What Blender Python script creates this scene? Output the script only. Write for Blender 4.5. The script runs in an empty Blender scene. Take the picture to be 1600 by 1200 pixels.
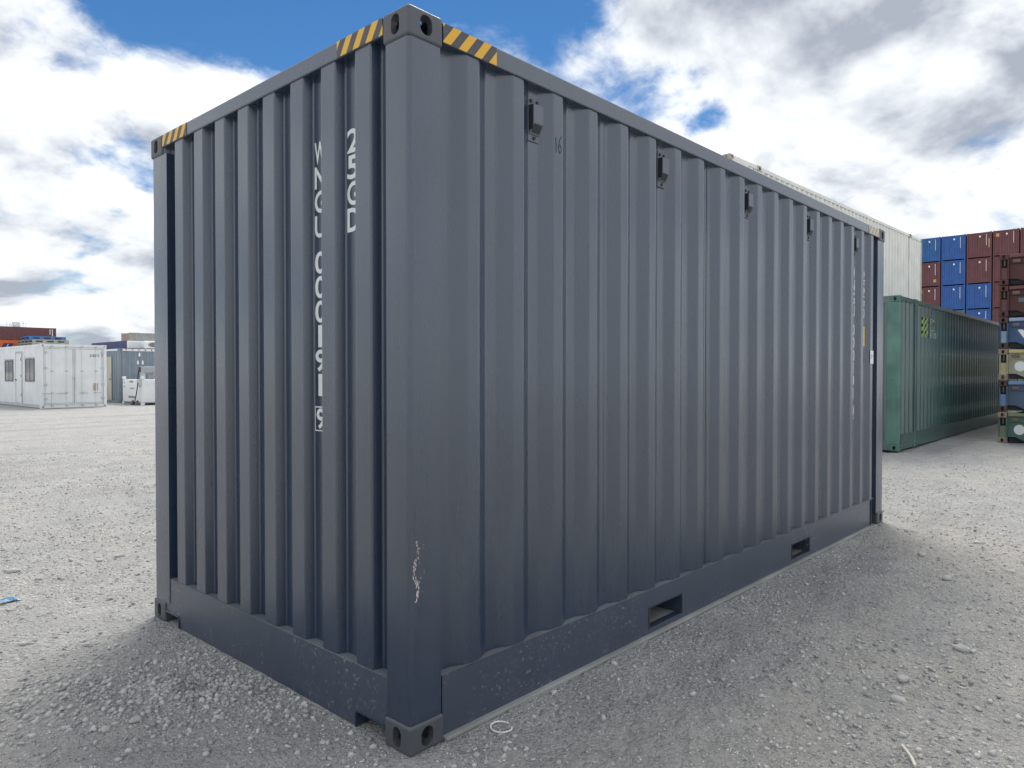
import bpy, bmesh, math, random
import numpy as np
from mathutils import Vector, Matrix

random.seed(7); rng = np.random.default_rng(7)
scene = bpy.context.scene
COL = scene.collection

# ------------------------------------------------------------------ camera
CAM = Vector((-1.785, -2.1715, 1.4895))
YAW, PITCH = math.radians(42.54), math.radians(-0.895)
cam_d = bpy.data.cameras.new("camera"); cam = bpy.data.objects.new("camera", cam_d); COL.objects.link(cam)
fw = Vector((math.cos(YAW)*math.cos(PITCH), math.sin(YAW)*math.cos(PITCH), math.sin(PITCH)))
rt = Vector((math.sin(YAW), -math.cos(YAW), 0)); up = rt.cross(fw)
cam.matrix_world = Matrix(((rt.x, up.x, -fw.x, CAM.x), (rt.y, up.y, -fw.y, CAM.y), (rt.z, up.z, -fw.z, CAM.z), (0, 0, 0, 1)))
cam_d.sensor_width = 36.0; cam_d.lens = 36.0*1137.9/1600; cam_d.clip_start = 0.05; cam_d.clip_end = 6000
scene.camera = cam

# ------------------------------------------------------------------ light
SUN_EL = math.radians(50); SUN_DIR = Vector((0.78*math.cos(SUN_EL), 0.626*math.cos(SUN_EL), math.sin(SUN_EL))).normalized()
world = bpy.data.worlds.new("World"); scene.world = world; world.use_nodes = True
def build_world():
    nt = world.node_tree; N = nt.nodes; L = nt.links; N.clear()
    def n(t, **k):
        x = N.new(t)
        for a, b in k.items(): setattr(x, a, b)
        return x
    def val(s, v):
        if hasattr(v, 'is_output') or isinstance(v, bpy.types.NodeSocket): L.new(v, s)
        else: s.default_value = v
    def m(op, a, b=None, c=None, clamp=False):
        x = n('ShaderNodeMath', operation=op, use_clamp=clamp)
        val(x.inputs[0], a)
        if b is not None: val(x.inputs[1], b)
        if c is not None: val(x.inputs[2], c)
        return x.outputs[0]
    def sstep(v, a, b):
        x = n('ShaderNodeMapRange', interpolation_type='SMOOTHSTEP')
        val(x.inputs[0], v); val(x.inputs[1], a); val(x.inputs[2], b); return x.outputs[0]
    tc = n('ShaderNodeTexCoord'); sep = n('ShaderNodeSeparateXYZ'); L.new(tc.outputs['Generated'], sep.inputs[0])
    zz = m('ADD', m('MAXIMUM', sep.outputs[2], 0.0), 0.36)
    px = m('DIVIDE', sep.outputs[0], zz); py = m('DIVIDE', sep.outputs[1], zz)
    def plane(k, seed):
        c = n('ShaderNodeCombineXYZ'); L.new(m('MULTIPLY', px, k), c.inputs[0]); L.new(m('MULTIPLY', py, k), c.inputs[1]); c.inputs[2].default_value = seed
        return c.outputs[0]
    def noise(vec, scale, detail, rough, dist=0.0):
        x = n('ShaderNodeTexNoise'); x.inputs['Scale'].default_value = scale; x.inputs['Detail'].default_value = detail
        x.inputs['Roughness'].default_value = rough; x.inputs['Distortion'].default_value = dist; L.new(vec, x.inputs['Vector']); return x.outputs['Fac']
    big = noise(plane(1.0, 3.1), 1.1, 3, 0.5)
    n1 = noise(plane(1.0, 1.7), 3.2, 12, 0.56, 0.25)
    n2 = noise(plane(0.93, 1.7), 3.2, 6, 0.52, 0.25)
    fine = noise(plane(1.0, 8.3), 9.0, 9, 0.62, 0.4)
    # broad openings of blue between the clouds, as directions in the sky
    def lobe(d, r0, r1):
        v = n('ShaderNodeVectorMath', operation='DOT_PRODUCT'); L.new(tc.outputs['Generated'], v.inputs[0]); v.inputs[1].default_value = d
        return sstep(v.outputs['Value'], math.cos(math.radians(r1)), math.cos(math.radians(r0)))
    def sky_dir(az, el):
        a = YAW - math.radians(az); e = math.radians(el)
        return (math.cos(a)*math.cos(e), math.sin(a)*math.cos(e), math.sin(e))
    cov = m('MULTIPLY_ADD', big, 0.55, 0.02)
    for az, el, r0, r1, k in [(-21, 42.5, 12, 23.5, 0.55), (-3, 37, 6, 16, 0.5), (6, 24, 0.5, 5, 0.13), (12, 19.5, 0.5, 4.5, 0.12), (16, 17, 0.5, 3.5, 0.12), (27, 23, 5, 19, -0.16), (-30, 9, 3, 14, -0.03)]:
        cov = m('SUBTRACT', cov, m('MULTIPLY', lobe(sky_dir(az, el), r0, r1), k))
    raw = m('ADD', m('ADD', m('MULTIPLY', n1, 1.0), m('MULTIPLY', fine, 0.26)), cov)
    dens = sstep(raw, 0.70, 0.90)
    thick = sstep(raw, 0.8, 1.12)
    lit = m('MULTIPLY_ADD', m('SUBTRACT', n1, n2), 3.6, 0.66)
    lit = m('SUBTRACT', lit, m('MULTIPLY', thick, 0.30))
    lit = m('ADD', lit, m('MULTIPLY', m('SUBTRACT', fine, 0.5), 0.5), clamp=True)
    ramp = n('ShaderNodeValToRGB'); L.new(lit, ramp.inputs[0])
    e = ramp.color_ramp.elements
    e[0].position = 0.0; e[0].color = (0.235, 0.26, 0.305, 1); e[1].position = 1.0; e[1].color = (0.70, 0.71, 0.72, 1)
    x = e.new(0.5); x.color = (0.50, 0.52, 0.55, 1)
    sky = n('ShaderNodeTexSky', sky_type='NISHITA'); sky.sun_disc = False
    sky.sun_elevation = SUN_EL; sky.sun_rotation = math.atan2(SUN_DIR.x, SUN_DIR.y); sky.altitude = 50; sky.air_density = 1.0; sky.dust_density = 0.0; sky.ozone_density = 5.0
    hs = n('ShaderNodeHueSaturation'); hs.inputs['Saturation'].default_value = 1.2; hs.inputs['Value'].default_value = 0.54; L.new(sky.outputs[0], hs.inputs['Color'])
    b1 = n('ShaderNodeBackground'); L.new(hs.outputs[0], b1.inputs[0]); b1.inputs[1].default_value = 0.05
    b2 = n('ShaderNodeBackground'); L.new(ramp.outputs[0], b2.inputs[0]); b2.inputs[1].default_value = 0.54
    mx = n('ShaderNodeMixShader'); L.new(dens, mx.inputs[0]); L.new(b1.outputs[0], mx.inputs[1]); L.new(b2.outputs[0], mx.inputs[2])
    out = n('ShaderNodeOutputWorld'); L.new(mx.outputs[0], out.inputs[0])
build_world()
sun_d = bpy.data.lights.new("sun", 'SUN'); sun = bpy.data.objects.new("sun", sun_d); COL.objects.link(sun)
sun_d.energy = 1.15; sun_d.angle = math.radians(34); sun_d.color = (1.0, 0.95, 0.87)
sun.rotation_euler = SUN_DIR.to_track_quat('Z', 'Y').to_euler(); sun.location = (0, 0, 30)
vs = scene.view_settings
vs.view_transform = 'Standard'; vs.look = 'None'; vs.exposure = 1.78; vs.gamma = 1.0; vs.use_curve_mapping = False

# ------------------------------------------------------------------ materials
MATS = {}
def nodes_of(name):
    m = bpy.data.materials.new(name); m.use_nodes = True
    nt = m.node_tree; b = nt.nodes['Principled BSDF']
    return m, nt, b
def mixc(nt, fac, a, b):
    x = nt.nodes.new('ShaderNodeMix'); x.data_type = 'RGBA'
    nt.links.new(fac, x.inputs[0])
    for s, v in ((x.inputs[6], a), (x.inputs[7], b)):
        if isinstance(v, bpy.types.NodeSocket): nt.links.new(v, s)
        else: s.default_value = (*v, 1)
    return x.outputs[2]
def tex(nt, kind, vec, **k):
    x = nt.nodes.new(kind)
    for a, b in k.items(): x.inputs[a].default_value = b
    nt.links.new(vec, x.inputs['Vector']); return x
def ramp2(nt, v, a, b):
    x = nt.nodes.new('ShaderNodeMapRange'); x.interpolation_type = 'SMOOTHSTEP'
    nt.links.new(v, x.inputs[0]); x.inputs[1].default_value = a; x.inputs[2].default_value = b; return x.outputs[0]
def mul(nt, a, b):
    x = nt.nodes.new('ShaderNodeMath'); x.operation = 'MULTIPLY'
    for s, v in ((x.inputs[0], a), (x.inputs[1], b)):
        if isinstance(v, bpy.types.NodeSocket): nt.links.new(v, s)
        else: s.default_value = v
    return x.outputs[0]
def mapped(nt, scale, coord='Object'):
    tc = nt.nodes.new('ShaderNodeTexCoord'); mp = nt.nodes.new('ShaderNodeMapping'); mp.inputs['Scale'].default_value = scale
    nt.links.new(tc.outputs[coord], mp.inputs[0]); return mp.outputs[0]
def paint(name, col, rough=0.42, var=0.16, rust=0.0, rustcol=(0.13, 0.055, 0.025), dust=0.0, streak=0.3, bump=0.05, metal=0.0, spec=0.5, coat=0.0, bscale=6.0):
    if name in MATS: return MATS[name]
    m, nt, b = nodes_of(name); L = nt.links
    v = mapped(nt, (1, 1, 1)); vs_ = mapped(nt, (9, 9, 0.5))
    n1 = tex(nt, 'ShaderNodeTexNoise', v, Scale=1.7, Detail=5.0)
    n2 = tex(nt, 'ShaderNodeTexNoise', vs_, Scale=1.6, Detail=6.0, Roughness=0.65)
    c = mixc(nt, ramp2(nt, n1.outputs['Fac'], 0.3, 0.7), tuple(x*(1-var) for x in col), tuple(min(1, x*(1+var)) for x in col))
    if streak: c = mixc(nt, mul(nt, ramp2(nt, n2.outputs['Fac'], 0.5, 0.8), streak), c, tuple(min(1, x*1.35+0.012) for x in col))
    if dust:
        n3 = tex(nt, 'ShaderNodeTexNoise', v, Scale=55.0, Detail=4.0, Roughness=0.7); n3b = tex(nt, 'ShaderNodeTexNoise', v, Scale=2.2, Detail=4.0)
        c = mixc(nt, mul(nt, mul(nt, ramp2(nt, n3.outputs['Fac'], 0.56, 0.70), ramp2(nt, n3b.outputs['Fac'], 0.40, 0.62)), dust), c, (0.36, 0.35, 0.32))
    if rust:
        n4 = tex(nt, 'ShaderNodeTexNoise', v, Scale=7.0, Detail=8.0, Roughness=0.68)
        c = mixc(nt, ramp2(nt, n4.outputs['Fac'], 0.72-0.25*rust, 0.80-0.22*rust), c, rustcol)
    L.new(c, b.inputs['Base Color'])
    if coat: b.inputs['Coat Weight'].default_value = coat; b.inputs['Coat Roughness'].default_value = .20; b.inputs['Coat IOR'].default_value = 1.6
    b.inputs['Metallic'].default_value = metal; b.inputs['IOR'].default_value = 1.6 if spec > .9 else 1.5; b.inputs['Specular IOR Level'].default_value = spec
    rr = nt.nodes.new('ShaderNodeMapRange'); L.new(n2.outputs['Fac'], rr.inputs[0]); rr.inputs[3].default_value = rough-0.06; rr.inputs[4].default_value = rough+0.12
    L.new(rr.outputs[0], b.inputs['Roughness'])
    if bump:
        bp = nt.nodes.new('ShaderNodeBump'); bp.inputs['Strength'].default_value = bump; bp.inputs['Distance'].default_value = 0.02
        n5 = tex(nt, 'ShaderNodeTexNoise', v, Scale=bscale, Detail=3.0); L.new(n5.outputs['Fac'], bp.inputs['Height']); L.new(bp.outputs[0], b.inputs['Normal'])
    MATS[name] = m; return m
GREY = (0.015, 0.034, 0.068)
M_MAIN = paint('slate_paint', GREY, 0.25, 0.10, streak=0.22, bump=0.07, spec=0.92, coat=.22, bscale=2.2)
M_RAIL = paint('slate_paint_dusty', GREY, 0.44, 0.10, dust=0.7, streak=0.5, bump=0.05, spec=1.0, coat=.3)
M_CAST = paint('casting_paint', (0.075, 0.085, 0.10), 0.5, 0.25, rust=0.42, streak=0.4, bump=0.25, spec=.8)
M_FLANGE = paint('flange_dusty', (0.30, 0.30, 0.29), 0.6, 0.25, dust=0.9, streak=0.5)
M_LEDGE = paint('ledge_dust_highlight', (.15, .165, .18), .55, .2, dust=.7, streak=.3)  # settled dust, lightened further so the colour carries the ledge's bright highlights
M_SEAL = paint('dark_sealant', (0.035, 0.042, 0.05), 0.6, 0.1, streak=0)
M_VENT = paint('vent_plastic', (0.13, 0.15, 0.185), 0.45, 0.05, streak=0)
M_VENTD = paint('vent_slot', (0.02, 0.025, 0.032), 0.6, 0.1, streak=0)
M_BOLT = paint('bolt_black', (0.02, 0.02, 0.022), 0.5, 0.1, streak=0)
M_INSIDE = paint('dark_interior', (0.03, 0.032, 0.035), 0.8, 0.1, streak=0)
M_WHITE = paint('white_marking', (0.80, 0.82, 0.82), 0.5, 0.04, streak=0, bump=0)
M_YELLOW = paint('yellow_sticker', (0.92, 0.58, 0.02), 0.5, 0.08, streak=0, bump=0)
M_CHALK = paint('grease_mark', (0.03, 0.035, 0.045), 0.7, 0.1, streak=0, bump=0)
M_SCUFF = paint('scuff_bare', (0.66, 0.60, 0.60), 0.6, 0.35, streak=0, bump=0)
M_STEEL = paint('weathered_steel', (0.16, 0.12, 0.09), 0.7, 0.3, rust=0.5, streak=0.2, bump=0.3)
M_BLACK = paint('black_rubber', (0.02, 0.02, 0.02), 0.6, 0.1, streak=0)
def tape(name, axis, k, yel=(0.80, 0.44, 0.03), blk=(0.07, 0.07, 0.08)):
    m, nt, b = nodes_of(name); L = nt.links
    tc = nt.nodes.new('ShaderNodeTexCoord'); sp = nt.nodes.new('ShaderNodeSeparateXYZ'); L.new(tc.outputs['Object'], sp.inputs[0])
    a = mul(nt, sp.outputs[2], k)
    ad = nt.nodes.new('ShaderNodeMath'); ad.operation = 'ADD'; L.new(sp.outputs[axis], ad.inputs[0]); L.new(a, ad.inputs[1])
    fr = nt.nodes.new('ShaderNodeMath'); fr.operation = 'FRACT'; L.new(mul(nt, ad.outputs[0], 1/0.088), fr.inputs[0])
    gt = nt.nodes.new('ShaderNodeMath'); gt.operation = 'GREATER_THAN'; L.new(fr.outputs[0], gt.inputs[0]); gt.inputs[1].default_value = 0.5
    n = tex(nt, 'ShaderNodeTexNoise', tc.outputs['Object'], Scale=30.0, Detail=5.0)
    c = mixc(nt, gt.outputs[0], blk, yel)
    c = mixc(nt, mul(nt, ramp2(nt, n.outputs['Fac'], 0.55, 0.8), 0.5), c, (0.3, 0.25, 0.16))
    L.new(c, b.inputs['Base Color']); b.inputs['Roughness'].default_value = 0.45
    return m

# ------------------------------------------------------------------ mesh helpers
class MB:
    def __init__(s): s.v = []; s.f = []
    def add(s, vs, fs):
        o = len(s.v); s.v += [tuple(x) for x in vs]; s.f += [tuple(i+o for i in f) for f in fs]; return s
    def box(s, x0, x1, y0, y1, z0, z1):
        return s.add([(x0,y0,z0),(x1,y0,z0),(x1,y1,z0),(x0,y1,z0),(x0,y0,z1),(x1,y0,z1),(x1,y1,z1),(x0,y1,z1)],
                     [(0,3,2,1),(4,5,6,7),(0,1,5,4),(1,2,6,5),(2,3,7,6),(3,0,4,7)])
    def rbox(s, x0, x1, y0, y1, z0, z1, r=0.006, seg=2):
        bm = bmesh.new(); bmesh.ops.create_cube(bm, size=1.0)
        for v in bm.verts: v.co = ((x0+x1)/2+v.co.x*(x1-x0), (y0+y1)/2+v.co.y*(y1-y0), (z0+z1)/2+v.co.z*(z1-z0))
        r = min(r, 0.45*min(x1-x0, y1-y0, z1-z0))
        bmesh.ops.bevel(bm, geom=bm.edges[:], offset=r, segments=seg, profile=0.5, affect='EDGES')
        bm.verts.index_update()
        s.add([v.co[:] for v in bm.verts], [[v.index for v in f.verts] for f in bm.faces]); bm.free(); return s
    def prism(s, poly, fn, a, b):          # poly of (u,v); fn(u,v,w)->xyz ; extruded from w=a to w=b
        n = len(poly); A = [fn(u, v, a) for u, v in poly]; B = [fn(u, v, b) for u, v in poly]
        return s.add(A+B, [tuple(range(n-1, -1, -1)), tuple(range(n, 2*n))]+[(i, (i+1) % n, n+(i+1) % n, n+i) for i in range(n)])
    def tube(s, pts, r, n=8, cap=True):
        pts = [Vector(p) for p in pts]; rings = []
        for i, p in enumerate(pts):
            t = (pts[min(i+1, len(pts)-1)]-pts[max(i-1, 0)]).normalized()
            a = t.orthogonal().normalized() if i == 0 else (a-t*a.dot(t)).normalized()
            b = t.cross(a); rings.append([p+(a*math.cos(k*2*math.pi/n)+b*math.sin(k*2*math.pi/n))*r for k in range(n)])
        V = [tuple(q) for R in rings for q in R]; F = []
        for i in range(len(pts)-1):
            for k in range(n): F.append((i*n+k, i*n+(k+1) % n, (i+1)*n+(k+1) % n, (i+1)*n+k))
        if cap: F += [tuple(range(n-1, -1, -1)), tuple((len(pts)-1)*n+k for k in range(n))]
        return s.add(V, F)
    def mesh(s, name):
        me = bpy.data.meshes.new(name); me.from_pydata(s.v, [], s.f); me.validate(); me.update(); return me
    def build(s, name, mat, parent=None, loc=None):
        return link(name, s.mesh(name), mat, parent, loc)
def link(name, me, mat, parent=None, loc=None):
    o = bpy.data.objects.new(name, me); COL.objects.link(o)
    if mat is not None:
        if not me.materials: me.materials.append(mat)
        elif me.materials[0] != mat:
            o.material_slots[0].link = 'OBJECT'; o.material_slots[0].material = mat
    if parent: o.parent = parent
    if loc: o.location = loc
    return o
def smooth(o, ang=40):
    for p in o.data.polygons: p.use_smooth = True
    if hasattr(o.data, 'set_sharp_from_angle'): o.data.set_sharp_from_angle(angle=math.radians(ang))
    return o
def thing(name, label, cat, loc=(0, 0, 0), rotz=0, group=None):
    o = bpy.data.objects.new(name, None); COL.objects.link(o); o.location = loc; o.rotation_euler = (0, 0, rotz)
    o.empty_display_size = 0.2; return tag(o, label, cat, group)
def tag(o, label, cat, group=None):
    o['label'] = label; o['category'] = cat
    if group: o['group'] = group
    return o
def from_bm(bm):
    me = bpy.data.meshes.new('m'); bm.to_mesh(me); bm.free(); return me
def boolean(base, cutters, name):
    o = bpy.data.objects.new('tmp_base', base); COL.objects.link(o); cs = []
    for c in cutters:
        k = bpy.data.objects.new('tmp_cut', c); COL.objects.link(k); cs.append(k)
        md = o.modifiers.new('b', 'BOOLEAN'); md.operation = 'DIFFERENCE'; md.object = k; md.solver = 'EXACT'
    for k in cs+[o]:
        bm = bmesh.new(); bm.from_mesh(k.data); bmesh.ops.recalc_face_normals(bm, faces=bm.faces[:]); bm.to_mesh(k.data); bm.free()
    dg = bpy.context.evaluated_depsgraph_get(); me = bpy.data.meshes.new_from_object(o.evaluated_get(dg)); me.name = name
    for k in cs+[o]: bpy.data.objects.remove(k)
    return me
def stadium(w, h, n=9):                     # oval with straight long sides
    r = min(w, h)/2; pts = []
    for k in range(2*n):
        a = math.pi*2*k/(2*n-0); c, s_ = math.cos(a), math.sin(a)
        ox = (w/2-r)*(1 if c >= 0 else -1) if w > h else 0; oy = (h/2-r)*(1 if s_ >= 0 else -1) if h > w else 0
        pts.append((ox+r*c, oy+r*s_))
    return pts
def casting_mesh():
    b = MB().rbox(0, .178, 0, .162, 0, .118, .013, 3).mesh('cast')
    cav = MB().box(.030, .150, .030, .135, .028, .092).mesh('cav')
    side = MB().prism(stadium(.0635, .079), lambda u, v, w: (.089+u, w, .058+v), -.02, .06).mesh('c1')
    end = MB().prism(stadium(.051, .079), lambda u, v, w: (w, .081+u, .058+v), -.02, .06).mesh('c2')
    flat = MB().prism(stadium(.124, .0635), lambda u, v, w: (.089+u, .081+v, w), -.02, .06).mesh('c3')
    return boolean(b, [cav, side, end, flat], 'corner_casting')
CAST = casting_mesh()
def castings(root, L, W, H, mat, which=None, mesh=None):
    for ix in (0, 1):
        for iy in (0, 1):
            for iz in (0, 1):
                o = link('corner_casting', mesh or CAST, mat, root, (ix*L, iy*W, iz*H)); o.scale = (1-2*ix, 1-2*iy, 1-2*iz)
def corr(s0, s1, start, pitch, flat, slope, depth, r=0.0, seg=3, end_depth=None):
    """profile points (s, d): d=0 outer flat, d=depth inner flat; outer flats begin at start + k*pitch"""
    raw = []; k = math.floor((s0-start)/pitch)-1
    while start+k*pitch < s1+pitch:
        a = start+k*pitch; raw += [(a, 0.0), (a+flat, 0.0), (a+flat+slope, depth), (a+pitch-slope, depth)]; k += 1
    def at(s):
        for (a, da), (b, db) in zip(raw, raw[1:]):
            if a <= s <= b: return da+(db-da)*(s-a)/max(b-a, 1e-9)
    pts = [(s0, at(s0))]+[p for p in raw if s0+1e-6 < p[0] < s1-1e-6]+[(s1, at(s1))]
    if not r: return pts
    out = [pts[0]]
    for i in range(1, len(pts)-1):
        p0, p1, p2 = Vector(pts[i-1]), Vector(pts[i]), Vector(pts[i+1])
        d0, d1 = (p0-p1), (p2-p1)
        t = min(r, d0.length*.45, d1.length*.45); a = p1+d0.normalized()*t; b = p1+d1.normalized()*t
        for q in range(seg+1):
            u = q/seg; out.append(tuple((1-u)**2*a+2*u*(1-u)*p1+u*u*b))
    out.append(pts[-1]); return out
def sheet(pts, fn, z0, z1):
    b = MB(); n = len(pts)
    return b.add([fn(s, d, z0) for s, d in pts]+[fn(s, d, z1) for s, d in pts], [(i, i+1, n+i+1, n+i) for i in range(n-1)])
def text_mesh(body, name='text'):
    cu = bpy.data.curves.new('t', 'FONT'); cu.body = body; cu.size = 1.0; cu.extrude = 0.0; cu.offset = 0.02; cu.resolution_u = 4
    o = bpy.data.objects.new('t', cu); COL.objects.link(o); dg = bpy.context.evaluated_depsgraph_get()
    me = bpy.data.meshes.new_from_object(o.evaluated_get(dg)); bpy.data.objects.remove(o); bpy.data.curves.remove(cu)
    return [v.co[:] for v in me.vertices], [tuple(p.vertices) for p in me.polygons], bpy.data.meshes.remove(me)
GLYPH = {}
def glyph(ch):
    if ch not in GLYPH:
        v, f, _ = text_mesh(ch); xs = [p[0] for p in v]; ys = [p[1] for p in v]
        GLYPH[ch] = ([((p[0]-min(xs))/max(max(xs)-min(xs), 1e-6), (p[1]-min(ys))/max(max(ys)-min(ys), 1e-6)) for p in v], f)
    return GLYPH[ch]
def letter(b, ch, fn, u0, v0, w, h):        # a letter in the rectangle u0..u0+w, v0..v0+h ; fn(u, v)->xyz
    if ch == '1': u0, w = u0+w*.28, w*.42
    v, f = glyph(ch); b.add([fn(u0+p[0]*w, v0+p[1]*h) for p in v], f); return b
def vstring(b, chars, fn, uc, vtop, w, h, pitch):
    for i, ch in enumerate(chars):
        if ch != ' ': letter(b, ch, fn, uc-w/2, vtop-i*pitch-h, w, h)
    return b
def dashes(b, fn, uc, vtop, w, h, pitch, n):
    for i in range(n):
        v = vtop-i*pitch; b.add([fn(uc-w/2, v-h), fn(uc+w/2, v-h), fn(uc+w/2, v), fn(uc-w/2, v)], [(0, 1, 2, 3)])
    return b
def hstring(b, s, fn, u0, v0, w, h, gap=0.25):
    for i, ch in enumerate(s):
        if ch != ' ': letter(b, ch, fn, u0+i*w*(1+gap), v0, w, h)
    return b

# ------------------------------------------------------------------ ground
def vnoise(x, y, seed):
    r = np.random.default_rng(seed); T = r.random((256, 256))
    xi = np.floor(x).astype(int); yi = np.floor(y).astype(int); fx = x-xi; fy = y-yi
    fx = fx*fx*(3-2*fx); fy = fy*fy*(3-2*fy); xi &= 255; yi &= 255; x1 = (xi+1) & 255; y1 = (yi+1) & 255
    return (T[xi, yi]*(1-fx)+T[x1, yi]*fx)*(1-fy)+(T[xi, y1]*(1-fx)+T[x1, y1]*fx)*fy-0.5
def ground_z(x, y):
    x = np.asarray(x, float); y = np.asarray(y, float)
    c, s = math.cos(.6), math.sin(.6); u, v = c*x-s*y, s*x+c*y
    clump = np.clip(vnoise(u*1.1+5, v*1.1, 21)*2.2, 0, 1)
    z = 0.030*vnoise(u*.45, v*.45, 1)+0.022*vnoise(u*1.7, v*1.7, 2)+0.024*vnoise(u*5.1, v*5.1, 3)+0.020*(0.35+clump)*vnoise(u*14, v*14, 4)+0.008*(0.5+clump)*vnoise(u*37, v*37, 5)
    # low heaps of loose gravel
    for hx, hy, r, h in [(-.42, 1.25, .28, .05), (-.75, 1.55, .25, .04), (-.15, .95, .3, .035), (3.6, 9.0, .9, .12), (1.4, 7.6, .7, .10), (6.6, -.25, .5, .05), (8.4, -.2, .6, .06), (7.4, -.9, .4, .04), (-.9, 4.6, .5, .05)]:
        d2 = ((x-hx)**2+(y-hy)**2)/r**2; z = z+h*np.exp(-d2*2)*(0.7+1.6*vnoise(u*9, v*9, 8))
    rough = np.clip(vnoise(u*.35+9, v*.35, 41)*2.4+.55, .25, 1.3)
    ridge = 1-np.abs(vnoise(u*3.1, v*7.5, 42))*4
    z = z+rough*(0.018*np.clip(ridge, -.6, 1)*np.clip(vnoise(u*.9, v*.9, 43)*3, 0, 1)+0.030*np.clip(vnoise(u*8.5, v*8.5, 44)-.12, 0, 1)+0.026*np.clip(vnoise(u*19, v*19, 45)-.15, 0, 1))
    dx = np.maximum(np.maximum(-x, x-6.058), 0); dy = np.maximum(np.maximum(-y, y-2.438), 0); d = np.hypot(dx, dy)
    k = np.clip(d/.28, 0, 1); k = k*k*(3-2*k)
    near = z*k+(1-k)*(0.004+0.25*z)
    inside = (x > .2) & (x < 5.86) & (y > .19) & (y < 2.25)
    near = np.where(inside, -0.012, near)
    far = np.hypot(x-CAM.x, y-CAM.y); g = np.clip((far-12)/18, 0, 1)
    return near*(1-g*.6)+0.05*g*g*(3-2*g)*np.clip(1-(far-60)/200, 0, 1)
def build_ground():
    az0 = YAW
    ang = np.concatenate([az0+np.radians(np.arange(-44, 44, .2)), az0+np.radians(np.arange(46, 314, 3.0))])
    rad = np.concatenate([[0.02, .4, .8], 1.5*1.0095**np.arange(0, 500)]); rad = np.concatenate([rad, rad[-1]*1.09**np.arange(1, 32)])
    A, R = np.meshgrid(ang, rad); X = CAM.x+R*np.cos(A); Y = CAM.y+R*np.sin(A); Z = ground_z(X, Y)
    nr, na = X.shape; V = np.stack([X, Y, Z], -1).reshape(-1, 3)
    i = np.arange(nr-1)[:, None]*na; j = np.arange(na)[None]; j1 = (j+1) % na
    F = np.stack([i+j, i+j1, i+na+j1, i+na+j], -1).reshape(-1, 4)
    F = F[:, ::-1]
    me = bpy.data.meshes.new('ground'); me.vertices.add(len(V)); me.vertices.foreach_set('co', V.ravel())
    me.loops.add(F.size); me.loops.foreach_set('vertex_index', F.ravel().astype(np.int32)); me.polygons.add(len(F))
    me.polygons.foreach_set('loop_start', np.arange(0, F.size, 4, dtype=np.int32)); me.update(calc_edges=True); me.validate()
    me.polygons.foreach_set('use_smooth', np.ones(len(F), bool))
    if me.polygons[len(F)//2].normal.z < 0: me.flip_normals()
    m, nt, b = nodes_of('yard_gravel'); L = nt.links
    tc = nt.nodes.new('ShaderNodeTexCoord'); v = tc.outputs['Object']
    big = tex(nt, 'ShaderNodeTexNoise', v, Scale=.28, Detail=5.0, Roughness=.6); mid = tex(nt, 'ShaderNodeTexNoise', v, Scale=2.3, Detail=7.0, Roughness=.65)
    fine = tex(nt, 'ShaderNodeTexNoise', v, Scale=34.0, Detail=8.0, Roughness=.75); tiny = tex(nt, 'ShaderNodeTexNoise', v, Scale=160.0, Detail=3.0, Roughness=.7)
    vor = tex(nt, 'ShaderNodeTexVoronoi', v, Scale=42.0); vor2 = tex(nt, 'ShaderNodeTexVoronoi', v, Scale=95.0)
    c = mixc(nt, ramp2(nt, mid.outputs['Fac'], .35, .68), (.57, .57, .57), (.74, .73, .71))
    c = mixc(nt, mul(nt, ramp2(nt, big.outputs['Fac'], .48, .66), .55), c, (.72, .68, .60))
    lm = nt.nodes.new('ShaderNodeMapping'); lm.inputs['Rotation'].default_value = (0, 0, .83); lm.inputs['Scale'].default_value = (.12, .75, 1); L.new(v, lm.inputs[0])
    lane = tex(nt, 'ShaderNodeTexNoise', lm.outputs[0], Scale=1.0, Detail=6.0, Roughness=.6)
    c = mixc(nt, mul(nt, ramp2(nt, lane.outputs['Fac'], .50, .62), .6), c, (.75, .72, .65))
    c = mixc(nt, mul(nt, ramp2(nt, lane.outputs['Fac'], .47, .36), .55), c, (.42, .42, .425))
    st = nt.nodes.new('ShaderNodeSeparateColor'); L.new(vor.outputs['Color'], st.inputs[0])
    c = mixc(nt, mul(nt, ramp2(nt, st.outputs[0], .45, 1.0), .5), c, (.45, .455, .47))
    st2 = nt.nodes.new('ShaderNodeSeparateColor'); L.new(vor2.outputs['Color'], st2.inputs[0])
    c = mixc(nt, mul(nt, ramp2(nt, st2.outputs[1], .6, 1.0), .45), c, (.74, .725, .69))
    clod = tex(nt, 'ShaderNodeTexNoise', v, Scale=7.0, Detail=9.0, Roughness=.72)
    c = mixc(nt, mul(nt, ramp2(nt, clod.outputs['Fac'], .52, .68), .6), c, (.43, .43, .435))
    c = mixc(nt, mul(nt, ramp2(nt, fine.outputs['Fac'], .50, .70), .65), c, (.27, .27, .28))
    c = mixc(nt, mul(nt, ramp2(nt, tiny.outputs['Fac'], .5, .72), .55), c, (.74, .72, .68))
    L.new(c, b.inputs['Base Color']); b.inputs['Roughness'].default_value = .93; b.inputs['Specular IOR Level'].default_value = .2
    h = nt.nodes.new('ShaderNodeMath'); h.operation = 'ADD'; L.new(mul(nt, vor.outputs['Distance'], -.9), h.inputs[0]); L.new(mul(nt, fine.outputs['Fac'], 1.3), h.inputs[1])
    h2 = nt.nodes.new('ShaderNodeMath'); h2.operation = 'ADD'; L.new(h.outputs[0], h2.inputs[0]); L.new(mul(nt, vor2.outputs['Distance'], -.5), h2.inputs[1])
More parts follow.
